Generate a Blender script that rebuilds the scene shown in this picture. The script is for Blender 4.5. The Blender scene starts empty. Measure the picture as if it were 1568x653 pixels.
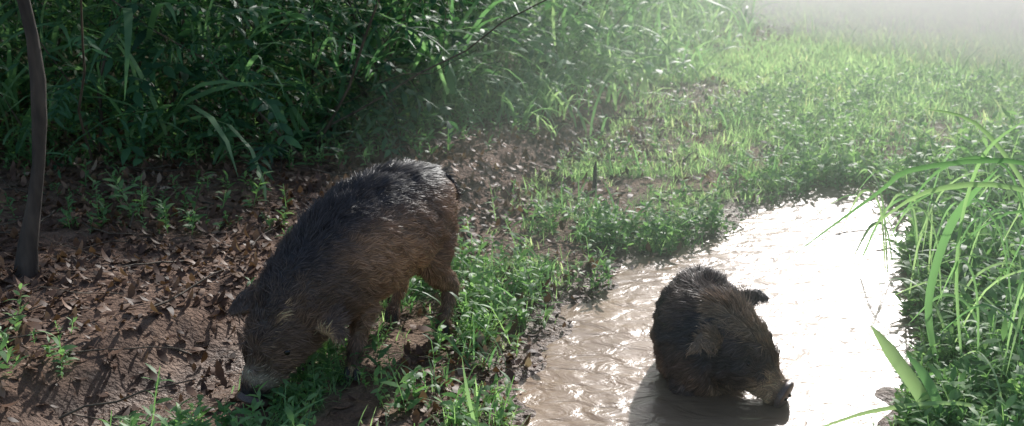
import bpy, math, random
import numpy as np
from mathutils import Vector, Matrix
rng = np.random.default_rng(7); random.seed(7)
scene = bpy.context.scene
scene.view_settings.view_transform='Standard'
scene.view_settings.look='None'
scene.view_settings.exposure=0

# ------------------------------------------------------------ noise / terrain
TAB = rng.random((256,256))
def vnoise(x,y,s):
    x=np.asarray(x,float)*s+100.3; y=np.asarray(y,float)*s+57.7
    xi=np.floor(x).astype(int); yi=np.floor(y).astype(int)
    fx=x-xi; fy=y-yi; fx=fx*fx*(3-2*fx); fy=fy*fy*(3-2*fy)
    a=TAB[xi%256,yi%256]; b=TAB[(xi+1)%256,yi%256]; c=TAB[xi%256,(yi+1)%256]; d=TAB[(xi+1)%256,(yi+1)%256]
    return (a*(1-fx)+b*fx)*(1-fy)+(c*(1-fx)+d*fx)*fy
def fbm(x,y,s,o=4):
    r=0;a=.5
    for i in range(o):
        r=r+a*vnoise(x,y,s*2**i); a*=.5
    return r
def sstep(a,b,x):
    t=np.clip((x-a)/(b-a),0,1); return t*t*(3-2*t)
POLY=np.array([(.02,4.05),(.06,4.6),(.15,5.2),(.36,5.5),(.6,5.75),(.95,6.28),(1.3,6.72),(1.62,7.05),(1.95,7.15),(2.1,6.8),(2.05,6.2),(1.82,5.5),(1.58,4.95),(1.46,4.5),(1.3,4.0),(1.0,3.5),(.6,3.1),(.2,3.2),(.02,3.6)])
def segd(x,y,pts):
    d=np.full(np.shape(x),1e9)
    for (ax,ay),(bx,by) in zip(pts[:-1],pts[1:]):
        ex,ey=bx-ax,by-ay
        t=np.clip(((x-ax)*ex+(y-ay)*ey)/(ex*ex+ey*ey),0,1)
        d=np.minimum(d,np.hypot(x-ax-t*ex,y-ay-t*ey))
    return d
def sdpud(x,y):
    x=np.asarray(x,float);y=np.asarray(y,float)
    ins=np.zeros(x.shape,bool); n=len(POLY)
    d=segd(x,y,list(POLY)+[POLY[0]])
    for i in range(n):
        ax,ay=POLY[i];bx,by=POLY[(i+1)%n]
        c=((ay>y)!=(by>y))&(x<(bx-ax)*(y-ay)/(by-ay+1e-12)+ax)
        ins^=c
    return np.where(ins,-d,d)+(vnoise(x,y,3)-.5)*.18+(vnoise(x,y,8)-.5)*.12
TRACK=[(1.8,6.9),(2.2,7.5),(2.75,8.2),(3.6,9.4),(5.2,12),(8,18)]
FY=[0,3.6,4.15,4.47,4.75,5.6,6.4,8.0,9.8,13,17,40]; FX=[-2.9,-1.8,-1.52,-1.27,-1.1,-.8,-.36,.27,1.0,2.2,4,12]
def dfoot(x,y):
    return x-np.interp(y,FY,FX)-(vnoise(x,y,2)-.5)*.14-(vnoise(x,y,9)-.5)*.035
EY=[5.5,6.3,6.6,6.8,7.0,7.5,8.36,9.35,11.2,14.4,20,40]; EX=[-6,-4,-2.6,-1.5,-.95,-.6,-.14,.4,1.2,2.2,4,10]
def dedge(x,y): return x-np.interp(y,EY,EX)
WZ=-.035
def height(x,y):
    x=np.asarray(x,float);y=np.asarray(y,float)
    d=dfoot(x,y)
    fall=1-.6*sstep(6,10,y)
    bank=.14*fall*sstep(.08,-.28,d)+.08*sstep(-.3,-2,d)+.5*sstep(-2,-9,d)
    z=bank
    rut=np.exp(-((d-.2)/.16)**2)*-.04*(1-.5*sstep(6,9,y))
    z=z+rut
    sd=sdpud(x,y)+(vnoise(x,y,13)-.5)*.06
    z=z+WZ*(1-sstep(-.02,.3,sd))-.12*sstep(.02,-.3,sd)
    z=z+.16*sstep(.1,.9,sd)*sstep(.8,2.6,x)*(1-sstep(6,9,y))
    z=z+(fbm(x,y,1.2,3)-.45)*.05+(fbm(x,y,9,3)-.45)*.02*sstep(-.1,.1,sd)
    face=np.exp(-((d+.05)/.16)**2)
    z=z+(fbm(x,y,14,4)-.46)*.03*face
    z=z-.03*np.exp(-(segd(x,y,TRACK)/.25)**2)*sstep(6.8,7.6,y)
    far=sstep(16,60,np.hypot(x,y)); z=z+far*(fbm(x,y,.03,2)-.3)*2
    return z

def mkmesh(name,V,Q,mat,attrs=None,smooth=False,cols=None):
    V=np.asarray(V,np.float32);Q=np.asarray(Q,np.int32)
    m=bpy.data.meshes.new(name)
    m.vertices.add(len(V)); m.vertices.foreach_set('co',V.ravel())
    k=Q.shape[1]
    m.loops.add(Q.size); m.loops.foreach_set('vertex_index',Q.ravel())
    m.polygons.add(len(Q)); m.polygons.foreach_set('loop_start',np.arange(len(Q),dtype=np.int32)*k)
    if smooth: m.polygons.foreach_set('use_smooth',np.ones(len(Q),bool))
    m.update(calc_edges=True)
    for kk,a in (attrs or {}).items():
        at=m.attributes.new(kk,'FLOAT','POINT'); at.data.foreach_set('value',np.asarray(a,np.float32))
    if cols is not None:
        at=m.attributes.new('Col','FLOAT_COLOR','POINT')
        c=np.ones((len(V),4),np.float32); c[:,:3]=cols; at.data.foreach_set('color',c.ravel())
    if mat: m.materials.append(mat)
    o=bpy.data.objects.new(name,m); scene.collection.objects.link(o)
    return o

# ------------------------------------------------------------ materials
def newmat(name):
    m=bpy.data.materials.new(name); m.use_nodes=True
    nt=m.node_tree; b=nt.nodes['Principled BSDF']; return m,nt,b
def ramp(nt,stops,fac=None):
    r=nt.nodes.new('ShaderNodeValToRGB')
    while len(r.color_ramp.elements)<len(stops): r.color_ramp.elements.new(.5)
    for e,(p,c) in zip(r.color_ramp.elements,stops): e.position=p; e.color=(*c,1)
    if fac is not None: nt.links.new(fac,r.inputs[0])
    return r
def attr(nt,n):
    a=nt.nodes.new('ShaderNodeAttribute'); a.attribute_name=n; return a
def leafmat(name,stops,trans=.35,rough=.6,spec=.2):
    m,nt,b=newmat(name)
    a=attr(nt,'rnd'); r=ramp(nt,stops,a.outputs['Fac'])
    nt.links.new(r.outputs[0],b.inputs['Base Color']); b.inputs['Roughness'].default_value=rough
    b.inputs['Specular IOR Level'].default_value=spec
    if trans>0:
        t=nt.nodes.new('ShaderNodeBsdfTranslucent')
        mx=nt.nodes.new('ShaderNodeMixRGB'); mx.blend_type='MULTIPLY'; mx.inputs[0].default_value=1
        mx.inputs[2].default_value=(1.8,1.95,1.25,1); nt.links.new(r.outputs[0],mx.inputs[1]); nt.links.new(mx.outputs[0],t.inputs[0])
        s=nt.nodes.new('ShaderNodeMixShader'); s.inputs[0].default_value=trans
        nt.links.new(b.outputs[0],s.inputs[1]); nt.links.new(t.outputs[0],s.inputs[2])
        nt.links.new(s.outputs[0],nt.nodes['Material Output'].inputs[0])
    return m
M_grass=leafmat('grass_mat',[(0,(.19,.30,.14)),(.5,(.31,.46,.24)),(.85,(.42,.53,.31)),(1,(.52,.50,.34))],.55)
M_herb=leafmat('herb_mat',[(0,(.08,.17,.07)),(.6,(.19,.33,.14)),(1,(.34,.48,.23))],.45,.5,.3)
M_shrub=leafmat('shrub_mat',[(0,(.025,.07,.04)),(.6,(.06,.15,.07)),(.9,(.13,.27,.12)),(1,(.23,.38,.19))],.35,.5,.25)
M_strap=leafmat('strap_mat',[(0,(.09,.19,.10)),(.6,(.18,.32,.16)),(1,(.38,.50,.29))],.5,.45,.25)
M_litter=leafmat('litter_mat',[(0,(.06,.032,.022)),(.4,(.14,.075,.05)),(.75,(.28,.165,.11)),(1,(.55,.41,.30))],.12,.55,.25)
def barkmat(name,c1,c2,s=25):
    m,nt,b=newmat(name)
    n=nt.nodes.new('ShaderNodeTexNoise'); n.inputs['Scale'].default_value=s; n.inputs['Detail'].default_value=6
    tc=nt.nodes.new('ShaderNodeTexCoord'); mp=nt.nodes.new('ShaderNodeMapping'); mp.inputs['Scale'].default_value=(1,1,.25)
    nt.links.new(tc.outputs['Object'],mp.inputs[0]); nt.links.new(mp.outputs[0],n.inputs[0])
    r=ramp(nt,[(.3,c1),(.7,c2)],n.outputs[0]); nt.links.new(r.outputs[0],b.inputs['Base Color'])
    b.inputs['Roughness'].default_value=.8
    bp=nt.nodes.new('ShaderNodeBump'); bp.inputs['Strength'].default_value=.8; bp.inputs['Distance'].default_value=.015
    nt.links.new(n.outputs[0],bp.inputs['Height']); nt.links.new(bp.outputs[0],b.inputs['Normal'])
    return m
M_bark=barkmat('bark_mat',(.03,.022,.018),(.11,.08,.062))
M_wood=barkmat('deadwood_mat',(.16,.095,.055),(.48,.33,.2),60)
M_twig=barkmat('twig_mat',(.05,.035,.025),(.16,.12,.08))

# ground
m,nt,b=newmat('ground_mat'); M_ground=m
tc=nt.nodes.new('ShaderNodeTexCoord')
n1=nt.nodes.new('ShaderNodeTexNoise'); n1.inputs['Scale'].default_value=6; n1.inputs['Detail'].default_value=10; n1.inputs['Roughness'].default_value=.7
n2=nt.nodes.new('ShaderNodeTexNoise'); n2.inputs['Scale'].default_value=55; n2.inputs['Detail'].default_value=6
for n in (n1,n2): nt.links.new(tc.outputs['Object'],n.inputs[0])
mud=ramp(nt,[(.3,(.09,.048,.032)),(.5,(.20,.112,.072)),(.7,(.32,.20,.135))],n1.outputs[0])
gr=ramp(nt,[(.3,(.09,.11,.05)),(.7,(.21,.25,.11))],n2.outputs[0])
mx=nt.nodes.new('ShaderNodeMixRGB'); nt.links.new(attr(nt,'green').outputs['Fac'],mx.inputs[0]); nt.links.new(mud.outputs[0],mx.inputs[1]); nt.links.new(gr.outputs[0],mx.inputs[2])
wet=attr(nt,'wet')
mw=nt.nodes.new('ShaderNodeMixRGB'); mw.blend_type='MULTIPLY'; nt.links.new(wet.outputs['Fac'],mw.inputs[0]); nt.links.new(mx.outputs[0],mw.inputs[1]); mw.inputs[2].default_value=(.8,.75,.7,1)
nt.links.new(mw.outputs[0],b.inputs['Base Color'])
mr=nt.nodes.new('ShaderNodeMapRange'); nt.links.new(wet.outputs['Fac'],mr.inputs[0]); mr.inputs[3].default_value=.9; mr.inputs[4].default_value=.4
nt.links.new(mr.outputs[0],b.inputs['Roughness'])
bp=nt.nodes.new('ShaderNodeBump'); bp.inputs['Strength'].default_value=1; bp.inputs['Distance'].default_value=.03
ad=nt.nodes.new('ShaderNodeMath'); nt.links.new(n1.outputs[0],ad.inputs[0]); nt.links.new(n2.outputs[0],ad.inputs[1])
nt.links.new(ad.outputs[0],bp.inputs['Height']); nt.links.new(bp.outputs[0],b.inputs['Normal'])

# water
m,nt,b=newmat('muddy_water_mat'); M_water=m
tc=nt.nodes.new('ShaderNodeTexCoord')
n1=nt.nodes.new('ShaderNodeTexNoise'); n1.inputs['Scale'].default_value=2.2; n1.inputs['Detail'].default_value=6
nt.links.new(tc.outputs['Object'],n1.inputs[0])
r=ramp(nt,[(.3,(.21,.13,.078)),(.7,(.40,.27,.17))],n1.outputs[0]); nt.links.new(r.outputs[0],b.inputs['Base Color'])
b.inputs['Roughness'].default_value=.27; b.inputs['IOR'].default_value=1.33
n2=nt.nodes.new('ShaderNodeTexNoise'); n2.inputs['Scale'].default_value=7; n2.inputs['Detail'].default_value=8; n2.inputs['Distortion'].default_value=.8
mp=nt.nodes.new('ShaderNodeMapping'); mp.inputs['Scale'].default_value=(1,1.6,1); mp.inputs['Rotation'].default_value=(0,0,.5)
nt.links.new(tc.outputs['Object'],mp.inputs[0]); nt.links.new(mp.outputs[0],n2.inputs[0])
bp=nt.nodes.new('ShaderNodeBump'); bp.inputs['Strength'].default_value=.9; bp.inputs['Distance'].default_value=.017
nt.links.new(n2.outputs[0],bp.inputs['Height']); nt.links.new(bp.outputs[0],b.inputs['Normal'])

# ------------------------------------------------------------ ground sheet
def axis(lo,hi,step,far):
    a=list(np.arange(lo,hi,step)); s=step;v=a[-1]
    while v<far: s*=1.22; v+=s; a.append(v)
    s=step;v=lo;pre=[]
    while v>-far: s*=1.22; v-=s; pre.append(v)
    return np.array(pre[::-1]+a)
ax=axis(-3.2,3.2,.020,400); ay=axis(3.2,9,.022,400)
X,Y=np.meshgrid(ax,ay); Z=height(X,Y)
nx,ny=len(ax),len(ay)
V=np.stack([X.ravel(),Y.ravel(),Z.ravel()],1)
I=np.arange(nx*ny).reshape(ny,nx)
Q=np.stack([I[:-1,:-1],I[:-1,1:],I[1:,1:],I[1:,:-1]],-1).reshape(-1,4)
def gdens(x,y):
    d=dfoot(x,y); sd=sdpud(x,y)
    rutw=.38-.18*sstep(5,7,y)-.5*sstep(8.5,11,y)
    g=sstep(rutw-.15,rutw+.15,d)
    near=(1-sstep(5.2,6.2,y))*(1-sstep(1.0,1.4,x))
    fr=.06+.24*near
    g=g*sstep(.0,fr+.1,sd+.0*x)
    g=g*(.08+.92*sstep(.40,.56,fbm(x,y,3.0,3)+.14*sstep(6,9,y)+.1*sstep(1.2,1.5,x)))
    tr=np.exp(-(segd(x,y,TRACK)/.36)**2)*sstep(6.5,7.0,y)*(1-sstep(8.2,10,y)); g=g*(1-.9*tr)
    wp=np.exp(-((d-.45)/.55)**2)*sstep(6.2,7.6,y)*(1-sstep(10.5,12.5,y))*sstep(.36,.5,fbm(x+5,y,1.6,3)); g=g*(1-.75*wp)
    g=g*sstep(.08,.16,np.hypot(x+.92,y-4.16))
    return g
def green(x,y):
    g=gdens(x,y); g=np.maximum(g,.8*sstep(0,-1,dedge(x,y))); g=np.maximum(g,sstep(9,11,y))
    g=np.maximum(g,sstep(1.4,1.7,x)*sstep(0,.1,sdpud(x,y))*(y<6))
    return g
gA=green(X,Y).ravel()*.85
sdA=sdpud(X,Y).ravel(); dA=dfoot(X,Y).ravel()
wA=np.maximum(1-sstep(0,.35,sdA),np.exp(-((dA-.2)/.2)**2)*(1-sstep(5.2,6.5,Y.ravel())))
mkmesh('ground',V,Q,M_ground,{'green':gA,'wet':wA},True)
# water
wx=np.linspace(-.4,2.7,30); wy=np.linspace(2.6,7.7,50)
X,Y=np.meshgrid(wx,wy); V=np.stack([X.ravel(),Y.ravel(),np.full(X.size,WZ)],1)
I=np.arange(X.size).reshape(50,30); Q=np.stack([I[:-1,:-1],I[:-1,1:],I[1:,1:],I[1:,:-1]],-1).reshape(-1,4)
mk=sdpud(X,Y).ravel(); keep=(mk[Q].min(1)<.22)
mkmesh('puddle_water',V,Q[keep],M_water)

# ------------------------------------------------------------ plant prototypes
def strip(L,W,prof,arch=0.,up=math.pi/2,nseg=None,twist=0):
    n=len(prof)-1; p=np.zeros(3); V=[];e=up;tw=0
    for i in range(n+1):
        w=prof[i]*W/2; V.append(p+np.array([w*math.cos(tw),0,w*math.sin(tw)])); V.append(p-np.array([w*math.cos(tw),0,w*math.sin(tw)]))
        p=p+np.array([0,math.cos(e),math.sin(e)])*L/n; e-=arch/n; tw+=twist/n
    Q=[(2*i,2*i+1,2*i+3,2*i+2) for i in range(n)]
    return np.array(V),np.array(Q)
def xf(V,yaw=0,tilt=0,roll=0,s=1,t=(0,0,0)):
    R=Matrix.Rotation(yaw,3,'Z')@Matrix.Rotation(tilt,3,'X')@Matrix.Rotation(roll,3,'Y')
    return (V*s)@np.array(R).T+np.array(t)
def combine(parts):
    Vs=[];Qs=[];Rs=[];o=0
    for V,Q in parts:
        Vs.append(V);Qs.append(Q+o);Rs.append(np.full(len(V),random.random()));o+=len(V)
    return np.concatenate(Vs),np.concatenate(Qs),np.concatenate(Rs)
BL=[.7,1,.75,.05]; LF=[.1,.95,.75,.04]; LF5=[.12,.8,1,.7,.04]; LONG=[.6,.9,1,.95,.75,.45,.04]
def tuft(n,L,W,sp=.03,prof=BL,a0=.2,a1=1.4):
    ps=[]
    for i in range(n):
        V,Q=strip(L*random.uniform(.5,1.1),W*random.uniform(.7,1.2),prof,random.uniform(a0,a1),math.pi/2-random.uniform(.05,.8),twist=random.uniform(-.8,.8))
        ps.append((xf(V,yaw=random.uniform(0,6.28),t=(random.gauss(0,sp),random.gauss(0,sp),-.01)),Q))
    return combine(ps)
def herb(h,n,L,W):
    ps=[]
    lean=random.uniform(0,.4); ya=random.uniform(0,6.28)
    V,Q=strip(h,.004,[1,1,.8,.5],.3,math.pi/2-lean); ps.append((xf(V,yaw=ya),Q))
    for i in range(n):
        f=(i+1)/n; hh=h*f*random.uniform(.85,1)
        base=np.array([-math.sin(ya)*math.sin(lean)*hh,math.cos(ya)*math.sin(lean)*hh,hh*math.cos(lean)*.95])
        V,Q=strip(L*random.uniform(.5,1.15),W*random.uniform(.7,1.1),LF,random.uniform(.3,1.2),random.uniform(.1,1.0))
        ps.append((xf(V,yaw=i*2.4+random.uniform(-.5,.5),roll=random.uniform(-.5,.5),t=base),Q))
    return combine(ps)
def branch(L,n,l,w):
    ps=[]; e=random.uniform(.2,1.1); p=np.zeros(3); arch=random.uniform(.6,1.6); k=n//2
    V,Q=strip(L,.006,[1]*6+[.5],arch,e); ps.append((V,Q))
    for i in range(k):
        p=p+np.array([0,math.cos(e),math.sin(e)])*L/k; e-=arch/k
        for s in (-1,1):
            V,Q=strip(l*random.uniform(.5,1.2),w*random.uniform(.7,1.1),LF,random.uniform(.2,1.2),random.uniform(-.5,.5))
            ps.append((xf(V,yaw=-s*random.uniform(.5,1.3),roll=random.uniform(-.6,.6),t=p),Q))
    return combine(ps)
def scatter(name,protos,P,scale,mat,tiltmax=.2,tilt=None,rshift=0,rfun=None):
    n=len(P); which=rng.integers(0,len(protos),n); yaw=rng.random(n)*6.283
    tl=(rng.random(n)-.5)*2*tiltmax if tilt is None else tilt
    inst=rng.random(n)
    Vs=[];Qs=[];Rs=[];o=0
    for k,(V,Q,R) in enumerate(protos):
        ix=np.where(which==k)[0]
        if len(ix)==0: continue
        c,s=np.cos(tl[ix]),np.sin(tl[ix]); cy,sy=np.cos(yaw[ix]),np.sin(yaw[ix])
        v=V[None]*scale[ix][:,None,None]
        x=v[...,0]; y=v[...,1]*c[:,None]-v[...,2]*s[:,None]; z=v[...,1]*s[:,None]+v[...,2]*c[:,None]
        x2=x*cy[:,None]-y*sy[:,None]; y2=x*sy[:,None]+y*cy[:,None]
        W=np.stack([x2,y2,z],-1)+P[ix][:,None,:]
        nv=len(V)
        Vs.append(W.reshape(-1,3)); Qs.append((Q[None]+(np.arange(len(ix))*nv)[:,None,None]+o).reshape(-1,4))
        rr=(.55*inst[ix][:,None]+.45*R[None])
        if rfun is not None: rr=rr+rfun(P[ix])[:,None]
        Rs.append(np.clip(rr+rshift,0,1).ravel()); o+=len(ix)*nv
    return mkmesh(name,np.concatenate(Vs),np.concatenate(Qs),mat,{'rnd':np.concatenate(Rs)},False)
def sample(n,x0,x1,y0,y1,dens,zoff=0):
    x=rng.uniform(x0,x1,n);y=rng.uniform(y0,y1,n)
    k=rng.random(n)<dens(x,y); x=x[k];y=y[k]
    return np.stack([x,y,height(x,y)+zoff],1)
cat=lambda *a: np.concatenate(a)

# grass
tp=[tuft(9,.10,.006,.03) for _ in range(8)]
P=cat(sample(9000,-1.6,2.6,3.2,7.5,lambda x,y:gdens(x,y)*.8),sample(24000,-.5,8,7,12,lambda x,y:gdens(x,y)*.9*(dedge(x,y)>-.1)),sample(14000,0,13,12,22,lambda x,y:gdens(x,y)))
sc=rng.uniform(.3,1.3,len(P))*(1+.4*sstep(6,10,P[:,1])+.8*sstep(11,16,P[:,1]))*(.5+1.0*fbm(P[:,0],P[:,1],1.1,2))
scatter('grass',tp,P,sc,M_grass,rfun=lambda p:(fbm(p[:,0],p[:,1],.8,2)-.4)*.4+.2*sstep(6,9,p[:,1]))
tp=[tuft(8,.26,.010,.04,LONG,.4,1.8) for _ in range(8)]
P=cat(sample(2600,1.2,4.5,3.2,7.5,lambda x,y:(sdpud(x,y)>.06)*sstep(1.2,2.1,x)*.6),sample(5200,.5,10,7.0,14,lambda x,y:gdens(x,y)*.4*sstep(0,1.,dfoot(x,y))*sstep(.3,.5,fbm(x,y,.9,2))),sample(1500,-1.2,.8,3.2,6.8,lambda x,y:gdens(x,y)*.18))
scatter('tall_grass',tp,P,rng.uniform(.4,1.1,len(P)),M_strap,.3,rfun=lambda p:.25*sstep(6,9,p[:,1]))
# herbs
hp=[herb(random.uniform(.06,.15),random.randint(6,12),.055,.016) for _ in range(12)]+[herb(random.uniform(.05,.1),8,.04,.018) for _ in range(5)]
P=cat(sample(9500,-1.4,1.6,3.2,6.5,lambda x,y:gdens(x,y)*.75),sample(9000,-.4,5,6.3,10,lambda x,y:gdens(x,y)*.5*(.15+.85*(fbm(x,y,1.3,2)>.38))),
      sample(5500,1.2,4.5,3.2,7.5,lambda x,y:(sdpud(x,y)>.03)*sstep(.9,1.5,x)*.8),
      sample(3500,1.1,2.3,3.3,6.3,lambda x,y:(sdpud(x,y)>-.02)*(sdpud(x,y)<.35)*(x>1.1)*.9),
      sample(700,.3,2.2,5.4,7.5,lambda x,y:(sdpud(x,y)>-.03)*(sdpud(x,y)<.15)*.7*(fbm(x,y,3,2)>.36)),
      sample(3600,-5,.6,5.3,9,lambda x,y:sstep(.7,-.2,dedge(x,y))*(dfoot(x,y)<.05)*.9),
      sample(620,-2.6,-.6,3.6,6.4,lambda x,y:(dfoot(x,y)<-.1)*(fbm(x,y,1.7,2)>.40)*1.))
scatter('herb_undergrowth',hp,P,rng.uniform(.4,1.45,len(P))*(1+.5*sstep(1.4,2.0,P[:,0])*(P[:,1]<7.5)),M_herb,.35,rfun=lambda p:(fbm(p[:,0],p[:,1],1.4,2)-.4)*.6)
# shrubs thicket
bp_=[branch(random.uniform(.45,.8),random.choice([18,22,28]),.095,.018) for _ in range(12)]+[branch(random.uniform(.4,.6),14,.11,.040) for _ in range(7)]
def thick(n,x0,x1,y0,y1,zmax):
    x=rng.uniform(x0,x1,n);y=rng.uniform(y0,y1,n); d=dedge(x,y)+(vnoise(x,y,1.3)-.5)*.8
    k=d<-.05; x=x[k];y=y[k];d=d[k]
    top=np.clip(.35+(-d)*1.1,.2,zmax)
    z=height(x,y)+rng.random(len(x))**.85*top
    return np.stack([x,y,z],1)
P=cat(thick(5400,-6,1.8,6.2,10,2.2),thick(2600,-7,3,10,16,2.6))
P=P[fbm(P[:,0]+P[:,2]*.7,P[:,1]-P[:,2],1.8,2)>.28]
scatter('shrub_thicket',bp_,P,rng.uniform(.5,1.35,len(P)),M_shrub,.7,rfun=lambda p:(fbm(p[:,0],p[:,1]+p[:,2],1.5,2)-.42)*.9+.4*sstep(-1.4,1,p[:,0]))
tp=[tuft(5,.6,.024,.05,LONG,.8,2.4) for _ in range(6)]+[tuft(4,1.0,.034,.05,LONG,1.2,2.6) for _ in range(3)]
P=thick(1500,-5,1.8,6.1,13,.9)
scatter('strap_leaf_plants',tp,P,rng.uniform(.5,1.3,len(P)),M_strap,.6,rfun=lambda p:.3*sstep(-1,1,p[:,0])-.1)
P=sample(1500,-.7,2.4,8.0,13.5,lambda x,y:np.exp(-(dedge(x,y)/.5)**2)*.8)
scatter('reed_clump',tp[:6],P,rng.uniform(.5,1.0,len(P)),M_strap,.25,rshift=.25)

# leaf litter
lp=[]
for i in range(10):
    V,Q=strip(.07*random.uniform(.5,1.2),.03*random.uniform(.7,1.2),LF5,random.uniform(-1.5,1.8),random.uniform(-.1,.5),twist=random.uniform(-.9,.9)); lp.append((V,Q,np.full(len(V),random.random())))
def litd(x,y):
    d=dfoot(x,y); a=sstep(.02,-.15,d)*(.45+.55*sstep(.3,.5,fbm(x,y,3,2)))
    b_=np.exp(-((d-.1)/.35)**2)*(.3+.55*sstep(5.2,6.2,y)); c=(sdpud(x,y)>0)*(sdpud(x,y)<.4)*(x<1.2)*.7*(y<5.8)
    return np.maximum(np.maximum(a,b_),c)
P=cat(sample(36000,-4,1.5,3.4,8.5,litd,.006),sample(10000,-1.2,2.5,3.4,13,lambda x,y:.45*(sdpud(x,y)>.03),.01),sample(4500,-.5,3,6.5,12.5,lambda x,y:np.exp(-((dfoot(x,y)-.4)/.5)**2)*.9,.02),sample(1500,1.4,4,6.8,10,lambda x,y:np.exp(-(segd(x,y,TRACK)/.4)**2)*.4*(sdpud(x,y)>.1),.01))
scatter('leaf_litter',lp,P,rng.uniform(.3,1.2,len(P)),M_litter,.5,rfun=lambda p:(fbm(p[:,0],p[:,1],1.6,2)-.45)*.7-.05)
def clod():
    V=[];Q=[];n=6;mm=4
    for j in range(mm+1):
        ph=math.pi*j/mm
        for i in range(n):
            th=2*math.pi*i/n; r=random.uniform(.7,1.2); V.append((r*math.sin(ph)*math.cos(th),r*math.sin(ph)*math.sin(th)*.8,r*.6*math.cos(ph)))
    for j in range(mm):
        for i in range(n): Q.append((j*n+i,j*n+(i+1)%n,(j+1)*n+(i+1)%n,(j+1)*n+i))
    return np.array(V),np.array(Q),np.full(len(V),0.)
P=sample(6000,-2.6,1.2,3.4,7.5,lambda x,y:np.maximum(np.exp(-((dfoot(x,y)-.1)/.25)**2),(abs(sdpud(x,y)-.1)<.14)*.6*(x<1.5)),0)
scatter('mud_clods',[clod() for _ in range(8)],P,.003+.013*rng.random(len(P))**3,M_ground,.8)

# ------------------------------------------------------------ tubes
def tube_geo(pts,rad,seg=6):
    pts=np.array(pts,float);n=len(pts);V=[];Q=[]
    for i in range(n):
        t=pts[min(i+1,n-1)]-pts[max(i-1,0)]; t/=np.linalg.norm(t)+1e-9
        a=np.array([1,0,0]) if abs(t[0])<.8 else np.array([0,1,0])
        s=np.cross(t,a); s/=np.linalg.norm(s); u=np.cross(t,s)
        for k in range(seg):
            an=2*math.pi*k/seg; V.append(pts[i]+rad[i]*(math.cos(an)*s+math.sin(an)*u))
    for i in range(n-1):
        for k in range(seg): Q.append((i*seg+k,i*seg+(k+1)%seg,(i+1)*seg+(k+1)%seg,(i+1)*seg+k))
    return np.array(V),np.array(Q)
def tubes(name,lst,mat,seg=6):
    Vs=[];Qs=[];o=0
    for p,r in lst:
        V,Q=tube_geo(p,r,seg); Vs.append(V);Qs.append(Q+o);o+=len(V)
    return mkmesh(name,np.concatenate(Vs),np.concatenate(Qs),mat,None,True)
def wig(p0,p1,n,amp):
    p0=np.array(p0,float);p1=np.array(p1,float);o=np.zeros(3);r=[]
    for i in range(n):
        f=i/(n-1); o=o+rng.normal(0,amp,3); r.append(p0*(1-f)+p1*f+o)
    return r
L=[]
for i in range(240):
    x=rng.uniform(-5,1.4);y=rng.uniform(6.2,11)
    if dedge(x,y)>-.05: continue
    z=float(height(x,y)); h=rng.uniform(.8,2.6)
    p=wig((x,y,z-.05),(x+rng.normal(-.15,.7),y+rng.normal(-.1,.5),z+h),9,.035); r0=rng.uniform(.003,.011)
    L.append((p,np.linspace(r0,r0*.4,9)))
tubes('thicket_stems',L,M_twig,5)
L=[]
for i in range(420):
    x=rng.uniform(-3,1.3);y=rng.uniform(3.6,9)
    if dfoot(x,y)>.15 and rng.random()<.7: continue
    if sdpud(x,y)<.03 : continue
    a=rng.uniform(0,6.28);l=rng.uniform(.08,.5); x2=x+math.cos(a)*l;y2=y+math.sin(a)*l
    if sdpud(x2,y2)<0: continue
    p=wig((x,y,float(height(x,y))+.012),(x2,y2,float(height(x2,y2))+.02+rng.random()*.05),6,.008); r0=rng.uniform(.0015,.006)
    L.append((p,np.linspace(r0,r0*.5,6)))
for c in [(1.6,6.35),(1.75,6.1),(1.85,5.75)]:
    for _ in range(2):
        a=rng.uniform(-.4,.4); l=rng.uniform(.1,.28); L.append((wig((c[0],c[1]+rng.normal(0,.06),WZ+.003),(c[0]+l*math.cos(a),c[1]+l*math.sin(a),WZ+.008),6,.006),np.linspace(.0035,.0015,6)))
tubes('fallen_twigs',L,M_twig,5)
n=26; pts=[];rad=[]; bx,by=-1.98,5.12; bz=float(height(bx,by))
for i in range(n):
    f=i/(n-1); z=f*4.2-.05
    pts.append((bx+.11*sstep(0,.6,np.array(z))-.03*sstep(.8,1.6,np.array(z))+.008*math.sin(z*9),by+.05*math.sin(z*2),z+bz)); rad.append(.029-.008*f+.004*math.sin(i*1.7)+(.018*math.exp(-z*8)))
tr=tubes('sapling_tree',[(pts,rad)],M_bark,14)
top=np.array(pts[-1])
limbs=[]
for i in range(9):
    a=i*2.4; st=np.array(pts[18+i%8]); e=st+np.array([math.cos(a)*1.0,math.sin(a)*1.0,.7]); limbs.append((wig(st,e,7,.03),np.linspace(.014,.004,7)))
lo=tubes('limbs',limbs,M_bark,6); lo.parent=tr
P=top+rng.normal(0,1,(300,3))*np.array([.8,.8,.5])
lo=scatter('crown_leaves',bp_,P,rng.uniform(.6,1.1,len(P)),M_shrub,.8); lo.parent=tr

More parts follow.
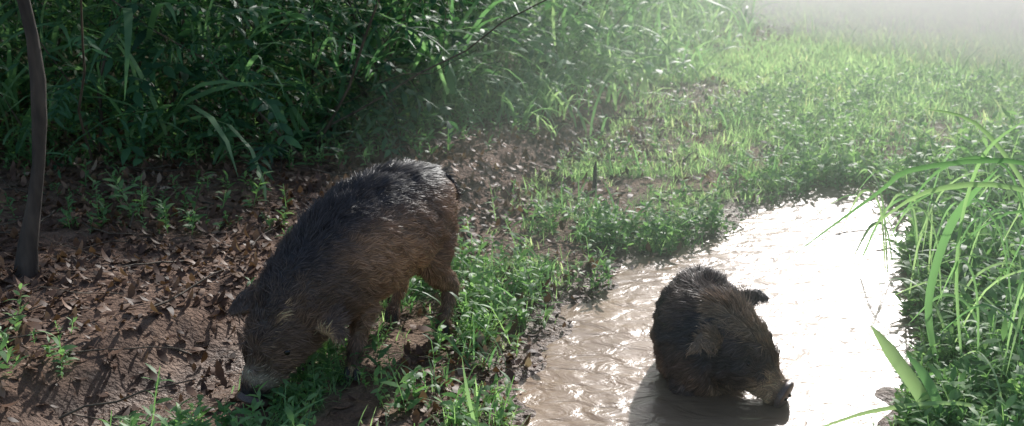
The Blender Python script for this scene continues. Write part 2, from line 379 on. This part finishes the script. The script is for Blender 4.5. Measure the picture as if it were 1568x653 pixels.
def tree(x,y,h,cr,cz,nleaf,off=(0,0)):  # trees out of view, added to throw dappled shade over the left side
    z=float(height(x,y)); cx,cy=x+off[0],y+off[1]
    p=wig((x,y,z-.2),(cx,cy,cz),10,.05)
    t=tubes('shade_tree',[(p,np.linspace(.14,.05,10))],M_bark,12)
    lb=[];cl=[]
    for i in range(16):
        a=i*2.4;st=p[4+i%6]; rr=cr*math.sqrt(rng.random())
        e=np.array([cx+math.cos(a)*rr,cy+math.sin(a)*rr,cz+rng.uniform(-.7,1.2)]); lb.append((wig(st,e,7,.05),np.linspace(.05,.012,7))); cl.append(e)
    o=tubes('limbs',lb,M_bark,7); o.parent=t
    cl=np.array(cl); k=rng.integers(0,len(cl),nleaf); P=cl[k]+rng.normal(0,1,(nleaf,3))*np.array([.6,.6,.35])
    o=scatter('crown_leaves',bp_,P,rng.uniform(.8,1.5,nleaf),M_shrub,.9); o.parent=t
tree(-3.4,13.0,6,2.2,5.2,480,(.6,0))
tree(-2.4,16.0,6,2.0,5.8,420,(.2,0))
tree(-5.0,14.5,7,2.6,6.2,650)
tree(-5.5,10,7,2.4,5.5,650)
tree(-2.6,20,7,2.2,7.6,400)

P=[]
for i in range(70):
    a=math.radians(rng.uniform(-75,75)); R=rng.uniform(70,85); cx,cy=R*math.sin(a),R*math.cos(a); hh=rng.uniform(4,8)
    q=rng.normal(0,1,(45,3))*np.array([2.6,2.6,hh*.3])+np.array([cx,cy,hh*.55]); P.append(q)
P=np.concatenate(P); P[:,2]=np.maximum(P[:,2],0)
scatter('distant_trees',[branch(.6,20,.18,.1) for _ in range(4)],P,rng.uniform(4,7,len(P)),M_shrub,.8)

# ------------------------------------------------------------ foreground blades
def blade_pts(ctrl,w,name_parts):
    c=np.array(ctrl,float); n=16; out=[]
    for i in range(n+1):
        t=i/n*(len(c)-1); k=min(int(t),len(c)-2); f=t-k
        p0=c[max(k-1,0)];p1=c[k];p2=c[k+1];p3=c[min(k+2,len(c)-1)]
        out.append(.5*((2*p1)+(-p0+p2)*f+(2*p0-5*p1+4*p2-p3)*f*f+(-p0+3*p1-3*p2+p3)*f**3))
    out=np.array(out);V=[];
    for i,p in enumerate(out):
        t=out[min(i+1,n)]-out[max(i-1,0)];t/=np.linalg.norm(t); s=np.cross(t,[.25,-.75,.6]); s/=np.linalg.norm(s)+1e-9
        f=i/n; ww=w*.5*min(1,(1-f)*3+.03)*(.6+.4*min(1,f*4)); V+= [p+s*ww,p+np.cross(s,t)*ww*.25,p-s*ww]
    Q=[]
    for i in range(n): Q+=[(3*i,3*i+1,3*i+4,3*i+3),(3*i+1,3*i+2,3*i+5,3*i+4)]
    name_parts.append((np.array(V),np.array(Q)))
bl=[]
blade_pts([(2.05,4.3,.05),(1.95,4.3,.7),(1.71,4.3,.86),(1.35,4.3,.84),(1.22,4.28,.76),(.93,4.25,.54)],.018,bl)
blade_pts([(2.1,4.35,.05),(1.98,4.35,.6),(1.7,4.35,.76),(1.4,4.33,.75),(1.2,4.3,.62)],.02,bl)
blade_pts([(1.55,4.5,.05),(1.50,4.5,.3),(1.56,4.5,.6),(1.68,4.45,.8)],.034,bl)
blade_pts([(1.6,4.35,.05),(1.55,4.4,.5),(1.6,4.4,.85),(1.76,4.4,1.0)],.014,bl)
blade_pts([(1.42,4.02,-.02),(1.36,4.05,.12),(1.26,4.1,.26),(1.19,4.12,.35)],.055,bl)
blade_pts([(1.45,4.02,-.02),(1.41,4.02,.1),(1.36,4.05,.2),(1.30,4.08,.27)],.04,bl)
blade_pts([(1.9,4.4,.05),(1.75,4.4,.7),(1.62,4.4,.85),(1.45,4.4,.8),(1.33,4.4,.62)],.012,bl)
blade_pts([(2.0,4.5,.05),(1.9,4.5,.5),(1.78,4.5,.75),(1.6,4.5,.95),(1.42,4.5,1.0)],.022,bl)
blade_pts([(2.2,4.5,.05),(2.1,4.5,1.1),(1.9,4.5,1.4),(1.6,4.5,1.5)],.012,bl)
blade_pts([(1.75,4.05,-.02),(1.5,4.0,.12),(1.2,4.0,.1),(.95,3.98,.02)],.014,bl)
blade_pts([(1.9,4.7,.1),(1.8,4.7,.5),(1.6,4.7,.66),(1.35,4.7,.5)],.010,bl)
blade_pts([(2.0,4.2,.1),(1.85,4.2,.6),(1.65,4.2,.72),(1.42,4.2,.55)],.010,bl)
for i in range(75):
    x=rng.uniform(1.6,2.4);y=rng.uniform(3.9,5.8);a=rng.uniform(0,6.28);h=rng.uniform(.2,.62);r=rng.uniform(.1,.45)
    blade_pts([(x,y,.03),(x+.3*r*math.cos(a),y+.3*r*math.sin(a),h*.8),(x+r*math.cos(a)*.8,y+r*math.sin(a)*.8,h),(x+r*1.3*math.cos(a),y+r*1.3*math.sin(a),h*.6)],rng.uniform(.005,.014),bl)
V,Q,R=combine(bl); mkmesh('long_blade_grass',V,Q,M_strap,{'rnd':.3+.7*R},True)
tubes('broken_log',[(wig((-.64,5.9,.2),(-.40,6.3,.25),10,.007),[.008,.026,.032,.036,.03,.034,.028,.03,.018,.005])],M_wood,9)
tubes('wooden_stake',[(wig((.44,6.95,-.02),(.45,6.96,.16),5,.002),[.011,.012,.011,.01,.004])],M_bark,8)

# ------------------------------------------------------------ animals
def loft(pts,up=(0,0,1),seg=20,sub=4):
    c=np.array(pts,float); n=(len(c)-1)*sub; S=[]
    for i in range(n+1):
        t=i/n*(len(c)-1); k=min(int(t),len(c)-2); f=t-k
        p0=c[max(k-1,0)];p1=c[k];p2=c[k+1];p3=c[min(k+2,len(c)-1)]
        S.append(.5*((2*p1)+(-p0+p2)*f+(2*p0-5*p1+4*p2-p3)*f*f+(-p0+3*p1-3*p2+p3)*f**3))
    S=np.array(S);S[:,3:]=np.maximum(S[:,3:],.004)
    V=[];F=[];up=np.array(up,float)
    for i in range(n+1):
        t=S[min(i+1,n),:3]-S[max(i-1,0),:3];t/=np.linalg.norm(t)
        s=np.cross(t,up);s/=np.linalg.norm(s);u=np.cross(s,t)
        for k in range(seg):
            a=2*math.pi*k/seg; V.append(S[i,:3]+math.cos(a)*S[i,3]*s+math.sin(a)*S[i,4]*u)
    for i in range(n):
        for k in range(seg): F.append([i*seg+k,i*seg+(k+1)%seg,(i+1)*seg+(k+1)%seg,(i+1)*seg+k])
    F.append(list(range(seg))[::-1]); F.append([n*seg+k for k in range(seg)])
    return V,F,S
def body_mesh(parts,voxel=.0065):
    V=[];F=[]
    for v,f,_ in parts:
        o=len(V);V+=list(v);F+=[[i+o for i in q] for q in f]
    me=bpy.data.meshes.new('tmp');me.from_pydata([tuple(map(float,p)) for p in V],[],F);me.update()
    ob=bpy.data.objects.new('tmp',me);scene.collection.objects.link(ob)
    r=ob.modifiers.new('r','REMESH');r.mode='VOXEL';r.voxel_size=voxel
    s=ob.modifiers.new('s','SMOOTH');s.factor=.5;s.iterations=4
    dg=bpy.context.evaluated_depsgraph_get(); me2=bpy.data.meshes.new_from_object(ob.evaluated_get(dg))
    bpy.data.objects.remove(ob); return me2
m,nt,b=newmat('pig_hide_mat'); M_hide=m
a=attr(nt,'Col'); n=nt.nodes.new('ShaderNodeTexNoise');n.inputs['Scale'].default_value=60;n.inputs['Detail'].default_value=5
nt.links.new(a.outputs['Color'],b.inputs['Base Color']); b.inputs['Roughness'].default_value=.55
bp=nt.nodes.new('ShaderNodeBump');bp.inputs['Strength'].default_value=.5;bp.inputs['Distance'].default_value=.006
nt.links.new(n.outputs[0],bp.inputs['Height']);nt.links.new(bp.outputs[0],b.inputs['Normal'])
m,nt,b=newmat('pig_bristle_mat'); M_fur=m
a=attr(nt,'Col'); nt.links.new(a.outputs['Color'],b.inputs['Base Color']); b.inputs['Roughness'].default_value=.45; b.inputs['Specular IOR Level'].default_value=.25
m,nt,b=newmat('eye_mat'); M_eye=m; b.inputs['Base Color'].default_value=(.01,.008,.006,1); b.inputs['Roughness'].default_value=.08
m,nt,b=newmat('snout_mat'); M_snout=m
n=nt.nodes.new('ShaderNodeTexNoise');n.inputs['Scale'].default_value=40; r=ramp(nt,[(.3,(.07,.045,.04)),(.7,(.24,.16,.13))],n.outputs[0]); nt.links.new(r.outputs[0],b.inputs['Base Color']); b.inputs['Roughness'].default_value=.35
m,nt,b=newmat('hoof_mat'); M_hoof=m; 
n=nt.nodes.new('ShaderNodeTexNoise');n.inputs['Scale'].default_value=50; r=ramp(nt,[(.3,(.02,.016,.013)),(.7,(.07,.05,.04))],n.outputs[0]); nt.links.new(r.outputs[0],b.inputs['Base Color'])

def pig(spine,legs,ears,tail,eyes,snoutdir,colfun,nfur,ridge=.05,flen=1.,hooves=True,clump=1.):
    sp=loft(spine,seg=26); parts=[sp]
    for l in legs: parts.append(loft(l,up=(0.2,1,.1),seg=14))
    for e,upv in ears: parts.append(loft(e,up=upv,seg=12))
    if tail: parts.append(loft(tail,up=(.3,1,.1),seg=8))
    me=body_mesh(parts); me.name='pig_body'
    n=len(me.vertices); co=np.zeros(n*3,np.float32); me.vertices.foreach_get('co',co); co=co.reshape(-1,3).astype(float)
    no=np.zeros(n*3,np.float32); me.vertices.foreach_get('normal',no); no=no.reshape(-1,3)
    dd=(fbm(co[:,0]+co[:,2]*.7,co[:,1]+co[:,2],9,3)-.45)*.022; co=co+no*dd[:,None]
    me.vertices.foreach_set('co',co.astype(np.float32).ravel())
    me.polygons.foreach_set('use_smooth',np.ones(len(me.polygons),bool)); me.update()
    S=sp[2]
    col=colfun(co,S); at=me.attributes.new('Col','FLOAT_COLOR','POINT'); c=np.ones((n,4),np.float32);c[:,:3]=col*.7;at.data.foreach_set('color',c.ravel())
    me.materials.clear(); me.materials.append(M_hide)
    ob=bpy.data.objects.new('wild_pig',me); scene.collection.objects.link(ob)
    me.calc_loop_triangles(); T=np.zeros(len(me.loop_triangles)*3,np.int32); me.loop_triangles.foreach_get('vertices',T);T=T.reshape(-1,3)
    A=co[T[:,0]];B=co[T[:,1]];C=co[T[:,2]]; cr=np.cross(B-A,C-A);ar=np.linalg.norm(cr,axis=1)
    k=rng.choice(len(T),nfur,p=ar/ar.sum()); u=rng.random(nfur);v=rng.random(nfur); fl=u+v>1;u[fl]=1-u[fl];v[fl]=1-v[fl]
    P=A[k]+(B[k]-A[k])*u[:,None]+(C[k]-A[k])*v[:,None]; N=cr[k]/(ar[k][:,None]+1e-12)
    D2=np.linalg.norm(P[:,None,:]-S[None,:,:3],axis=2); j=D2.argmin(1); dist=D2.min(1); rad=np.maximum(S[j,3],S[j,4])
    tg=np.gradient(S[:,:3],axis=0); tg/=np.linalg.norm(tg,axis=1)[:,None]
    d=-tg[j]*1.0+np.array([0,0,-.55])
    leg=dist>rad*1.25; d[leg]=np.array([.0,.0,-1.])
    cl=vnoise(P[:,0]*40+P[:,2]*25,P[:,1]*40,1)-.5; cl2=vnoise(P[:,1]*40+P[:,2]*25,P[:,0]*40+9,1)-.5; cl3=vnoise(P[:,2]*55+P[:,1]*30,P[:,0]*55+4,1)
    d=d+rng.normal(0,.14,(nfur,3)); d[:,0]+=cl*1.1*clump; d[:,2]+=cl2*1.1*clump
    d-=N*(d*N).sum(1)[:,None]; d/=np.linalg.norm(d,axis=1)[:,None]
    topness=np.clip(((P[:,2]-S[j,2])/rad),0,1)*(~leg)
    rg=sstep(.85,1.0,topness); headf=j/len(S)
    Ln=((.018+.018*rng.random(nfur))*flen*(.7+.7*cl3)+ridge*rg*sstep(.95,.5,headf)*sstep(0,.3,headf))*np.where(headf>.85,.45,1)*np.where(leg,.6,1)
    lift=.16+.2*cl3*clump+.45*rg*sstep(.2,.6,headf)
    d0=d+N*lift[:,None]; d0/=np.linalg.norm(d0,axis=1)[:,None]
    s=np.cross(d0,N)+rng.normal(0,.3,(nfur,3)); s/=np.linalg.norm(s,axis=1)[:,None]
    w=(.0009+.0005*rng.random(nfur))[:,None]
    p1=P+d0*(Ln*.55)[:,None]; d1=d0-N*.25; p2=p1+d1*(Ln*.5)[:,None]
    Vf=np.stack([P-N*.003+s*w,P-N*.003-s*w,p1+s*w*.8,p1-s*w*.8,p2+s*w*.15,p2-s*w*.15],1).reshape(-1,3)
    b0=(np.arange(nfur)*6)[:,None]; Qf=np.concatenate([b0+np.array([[0,1,3,2]]),b0+np.array([[2,3,5,4]])])
    cf=np.clip(colfun(P,S)*(.4+.5*cl3+1.3*rng.random(nfur)**1.7)[:,None],0,.7); cf=np.repeat(cf,6,axis=0)
    fo=mkmesh('bristles',Vf,Qf,M_fur,None,False,cf); fo.parent=ob
    for e,r in eyes:
        bpy.ops.mesh.primitive_uv_sphere_add(radius=r,location=e,segments=16,ring_count=10); eo=bpy.context.object; eo.name='eye'; eo.data.materials.append(M_eye); eo.parent=ob
    tip=S[-1,:3]; t=tg[-1]; r0,r1=S[-3,3],S[-3,4]
    v,f,_=loft([(*(tip-t*.012),r0*.95,r1*.95),(*(tip+t*.004),r0*1.12,r1*1.1),(*(tip+t*.014),r0*1.08,r1*1.05),(*(tip+t*.018),r0*.7,r1*.7)],seg=20)
    mm=bpy.data.meshes.new('snout_disc');mm.from_pydata([tuple(map(float,q)) for q in v],[],f);mm.materials.append(M_snout)
    mm.polygons.foreach_set('use_smooth',np.ones(len(mm.polygons),bool));so=bpy.data.objects.new('snout_disc',mm);scene.collection.objects.link(so);so.parent=ob
    sd=np.cross(t,[0,0,1]);sd/=np.linalg.norm(sd)
    for sg in (-1,1):
        q=tip+t*.019+sd*sg*r0*.38
        bpy.ops.mesh.primitive_uv_sphere_add(radius=.007,location=q,segments=12,ring_count=8); eo=bpy.context.object; eo.name='nostril'; eo.data.materials.append(M_eye); eo.parent=ob
    if hooves:
        for l in legs:
            q=np.array(l[-1][:3])
            for sg in (-1,1):
                v,f,_=loft([(q[0]+sg*.013,q[1],q[2]+.03,.012,.014),(q[0]+sg*.015,q[1]-.008,q[2]+.012,.015,.02),(q[0]+sg*.014,q[1]-.016,q[2]-.012,.014,.022)],up=(0,1,0),seg=10)
                mm=bpy.data.meshes.new('hoof');mm.from_pydata([tuple(map(float,z)) for z in v],[],f);mm.materials.append(M_hoof);so=bpy.data.objects.new('hoof',mm);scene.collection.objects.link(so);so.parent=ob
    return ob
BLK=np.array([.052,.043,.044]);BRN=np.array([.40,.22,.125]);TAN=np.array([.52,.33,.19]);LGT=np.array([.55,.44,.33])
def col1(P,S):
    D=np.linalg.norm(P[:,None,:]-S[None,:,:3],axis=2); j=D.argmin(1);hf=j/len(S)
    rel=(P[:,2]-S[j,2])/np.maximum(S[j,4],.03)
    up=sstep(.4,.9,rel)*sstep(.9,.7,hf)
    ns=fbm(P[:,0]*1+P[:,2],P[:,1]+P[:,2]*.6,7,3)
    brown=(1-up)*(.55+1.3*(ns-.32))
    brown=np.clip(brown,0,1)[:,None]
    c=BLK*(1-brown)+BRN*brown
    sh=(sstep(.45,.6,hf)*sstep(.95,.85,hf)*.6)[:,None]; c=c*(1-sh)+BLK*sh
    mz=(np.exp(-((hf-.88)/.025)**2)*.75*(.4+1.2*vnoise(P[:,0]+P[:,2],P[:,1],40)))[:,None]; mz=np.clip(mz,0,1); c=c*(1-mz)+LGT*mz
    tp=sstep(.905,.935,hf)[:,None]; c=c*(1-tp)+BLK*.7*tp
    ear=((D.min(1)>S[j,3]*1.12)&(hf>.66)&(P[:,0]>S[j,0]))[:,None]*.9; c=c*(1-ear)+TAN*ear
    return c
spine=[(-.335,5.185,.43,.03,.04),(-.345,5.15,.45,.11,.13),(-.375,5.07,.465,.165,.18),(-.42,4.96,.47,.185,.20),(-.49,4.84,.46,.20,.21),(-.56,4.71,.445,.20,.215),(-.63,4.58,.42,.19,.21),(-.69,4.48,.38,.165,.195),
 (-.75,4.40,.32,.14,.17),(-.795,4.34,.255,.12,.14),(-.83,4.29,.195,.096,.112),(-.855,4.258,.138,.07,.078),(-.88,4.235,.085,.056,.058),(-.895,4.222,.042,.049,.048)]
legs=[ [(-.32,5.03,.44,.10,.13),(-.315,4.96,.34,.085,.12),(-.285,4.965,.24,.05,.065),(-.245,4.995,.175,.033,.04),(-.255,4.95,.10,.025,.026),(-.268,4.90,.05,.025,.026),(-.272,4.89,.02,.026,.03)],
 [(-.47,5.10,.44,.10,.13),(-.50,5.05,.34,.085,.115),(-.48,5.08,.24,.05,.065),(-.45,5.13,.175,.033,.04),(-.465,5.08,.10,.025,.026),(-.48,5.04,.05,.025,.026),(-.485,5.03,.02,.026,.03)],
 [(-.56,4.58,.40,.08,.11),(-.55,4.56,.28,.06,.08),(-.555,4.52,.2,.04,.045),(-.565,4.49,.13,.031,.034),(-.575,4.475,.07,.023,.025),(-.58,4.465,.02,.026,.028)],
 [(-.72,4.66,.40,.08,.11),(-.74,4.66,.28,.06,.08),(-.75,4.63,.2,.04,.045),(-.755,4.60,.13,.031,.034),(-.76,4.58,.07,.023,.025),(-.765,4.57,.02,.026,.028)]]
ears=[([(-.83,4.40,.32,.03,.014),(-.88,4.41,.34,.05,.012),(-.94,4.40,.325,.050,.010),(-.995,4.385,.29,.018,.008)],(0,-.7,.7)),
 ([(-.715,4.335,.30,.03,.014),(-.67,4.31,.31,.05,.012),(-.62,4.285,.285,.046,.010),(-.58,4.275,.24,.016,.008)],(0,-.7,.7))]
tail=[(-.33,5.14,.54,.02,.02),(-.285,5.18,.575,.015,.015),(-.245,5.19,.555,.011,.011),(-.225,5.18,.50,.01,.01),(-.235,5.18,.44,.009,.009),(-.25,5.18,.41,.006,.006)]
pig(spine,legs,ears,tail,[((-.768,4.216,.215),.012),((-.913,4.265,.215),.012)],None,col1,75000,ridge=.04,flen=1.3,clump=1.6)

def col2(P,S):
    D=np.linalg.norm(P[:,None,:]-S[None,:,:3],axis=2); j=D.argmin(1);hf=j/len(S)
    ns=fbm(P[:,0]*1+P[:,2],P[:,1]+P[:,2]*.6,8,3)
    brown=np.clip(.3+1.8*(ns-.45)+.5*sstep(.12,-.02,P[:,2]),0,1)[:,None]*.5
    c=BLK*(1-brown)+BRN*.8*brown
    mz=(sstep(.74,.80,hf)*sstep(.95,.90,hf)*.75)[:,None]; c=c*(1-mz)+TAN*mz
    ear=((D.min(1)>S[j,3]*1.12)&(hf>.5)&(P[:,1]<4.45))[:,None]*.4; c=c*(1-ear)+TAN*ear
    return c
spine=[(.735,4.90,-.02,.03,.03),(.732,4.87,.0,.10,.11),(.725,4.81,.05,.14,.165),(.715,4.73,.10,.165,.195),(.705,4.64,.12,.178,.215),(.71,4.55,.115,.178,.21),(.735,4.49,.13,.162,.195),
 (.775,4.45,.145,.135,.165),(.815,4.42,.13,.112,.13),(.855,4.395,.095,.092,.104),(.89,4.375,.057,.072,.08),(.918,4.36,.03,.058,.062),(.944,4.345,.01,.052,.054),(.96,4.335,.002,.048,.049)]
legs=[ [(.64,4.52,.08,.07,.09),(.635,4.46,-.02,.05,.06),(.635,4.44,-.10,.035,.04),(.64,4.43,-.16,.03,.03)],
 [(.78,4.54,.08,.07,.08),(.79,4.50,-.02,.05,.06),(.79,4.48,-.1,.035,.04),(.79,4.47,-.16,.03,.03)],
 [(.65,4.82,.03,.07,.09),(.64,4.78,-.04,.06,.07),(.64,4.80,-.09,.05,.06),(.64,4.78,-.14,.03,.03)],
 [(.80,4.82,.03,.07,.09),(.80,4.78,-.04,.06,.07),(.80,4.80,-.09,.05,.06),(.80,4.78,-.14,.03,.03)]]
ears=[([(.74,4.36,.19,.028,.014),(.70,4.315,.22,.042,.012),(.655,4.29,.215,.032,.010),(.61,4.28,.175,.010,.007)],(0,-.8,.6)),
 ([(.82,4.50,.23,.03,.014),(.855,4.54,.275,.038,.012),(.90,4.57,.29,.028,.009),(.945,4.585,.265,.008,.006)],(0,-.7,.7))]
pig(spine,legs,ears,None,[((.828,4.31,.13),.010),((.905,4.44,.125),.010)],None,col2,60000,ridge=.04,flen=1.25,hooves=False,clump=1.6)

# ------------------------------------------------------------ haze volumes added to imitate sun glare and milky tone
def glare_haze(name,loc,sc,dens,g,col):
    bpy.ops.mesh.primitive_uv_sphere_add(radius=1,location=loc,segments=64,ring_count=32)
    mo=bpy.context.object; mo.name=name; mo.scale=sc
    m=bpy.data.materials.new(name+'_mat'); m.use_nodes=True; nt=m.node_tree; nt.nodes.remove(nt.nodes['Principled BSDF'])
    vs=nt.nodes.new('ShaderNodeVolumeScatter'); vs.inputs['Density'].default_value=dens; vs.inputs['Anisotropy'].default_value=g; vs.inputs['Color'].default_value=col
    nt.links.new(vs.outputs[0],nt.nodes['Material Output'].inputs['Volume']); mo.data.materials.append(m)
glare_haze('glare_haze',(8.0,14.0,.1),(6,6,.8),.7,.74,(.92,1,.95,1))  # dense flat volume, added in place of the bright glare at top right
glare_haze('glare_haze',(5.0,8.6,.1),(6.4,6.5,1.3),.055,.7,(.84,1,.86,1))  # thin volume, added to lift the blacks and soften contrast nearer by

# ------------------------------------------------------------ light, camera
AZ=math.radians(17);EL=math.radians(29)
w=bpy.data.worlds.new('World'); scene.world=w; w.use_nodes=True; nt=w.node_tree
sky=nt.nodes.new('ShaderNodeTexSky'); sky.sky_type='NISHITA'; sky.sun_disc=False; sky.sun_elevation=EL; sky.sun_rotation=AZ; sky.dust_density=1
bg=nt.nodes['Background']; nt.links.new(sky.outputs[0],bg.inputs[0]); bg.inputs[1].default_value=.15
S=Vector((math.sin(AZ)*math.cos(EL),math.cos(AZ)*math.cos(EL),math.sin(EL)))
ld=bpy.data.lights.new('sun','SUN'); ld.energy=5; ld.angle=math.radians(1.5); ld.color=(1,.985,.94)
lo=bpy.data.objects.new('sun',ld); scene.collection.objects.link(lo); lo.rotation_euler=S.to_track_quat('Z','Y').to_euler()
cd=bpy.data.cameras.new('camera'); cd.lens=46.9; cd.clip_end=2000; co=bpy.data.objects.new('camera',cd); scene.collection.objects.link(co)
cd.dof.use_dof=True; cd.dof.focus_distance=4.8; cd.dof.aperture_fstop=4.0
co.location=(0,0,2.0); co.rotation_euler=(math.radians(90-17),0,0); scene.camera=co
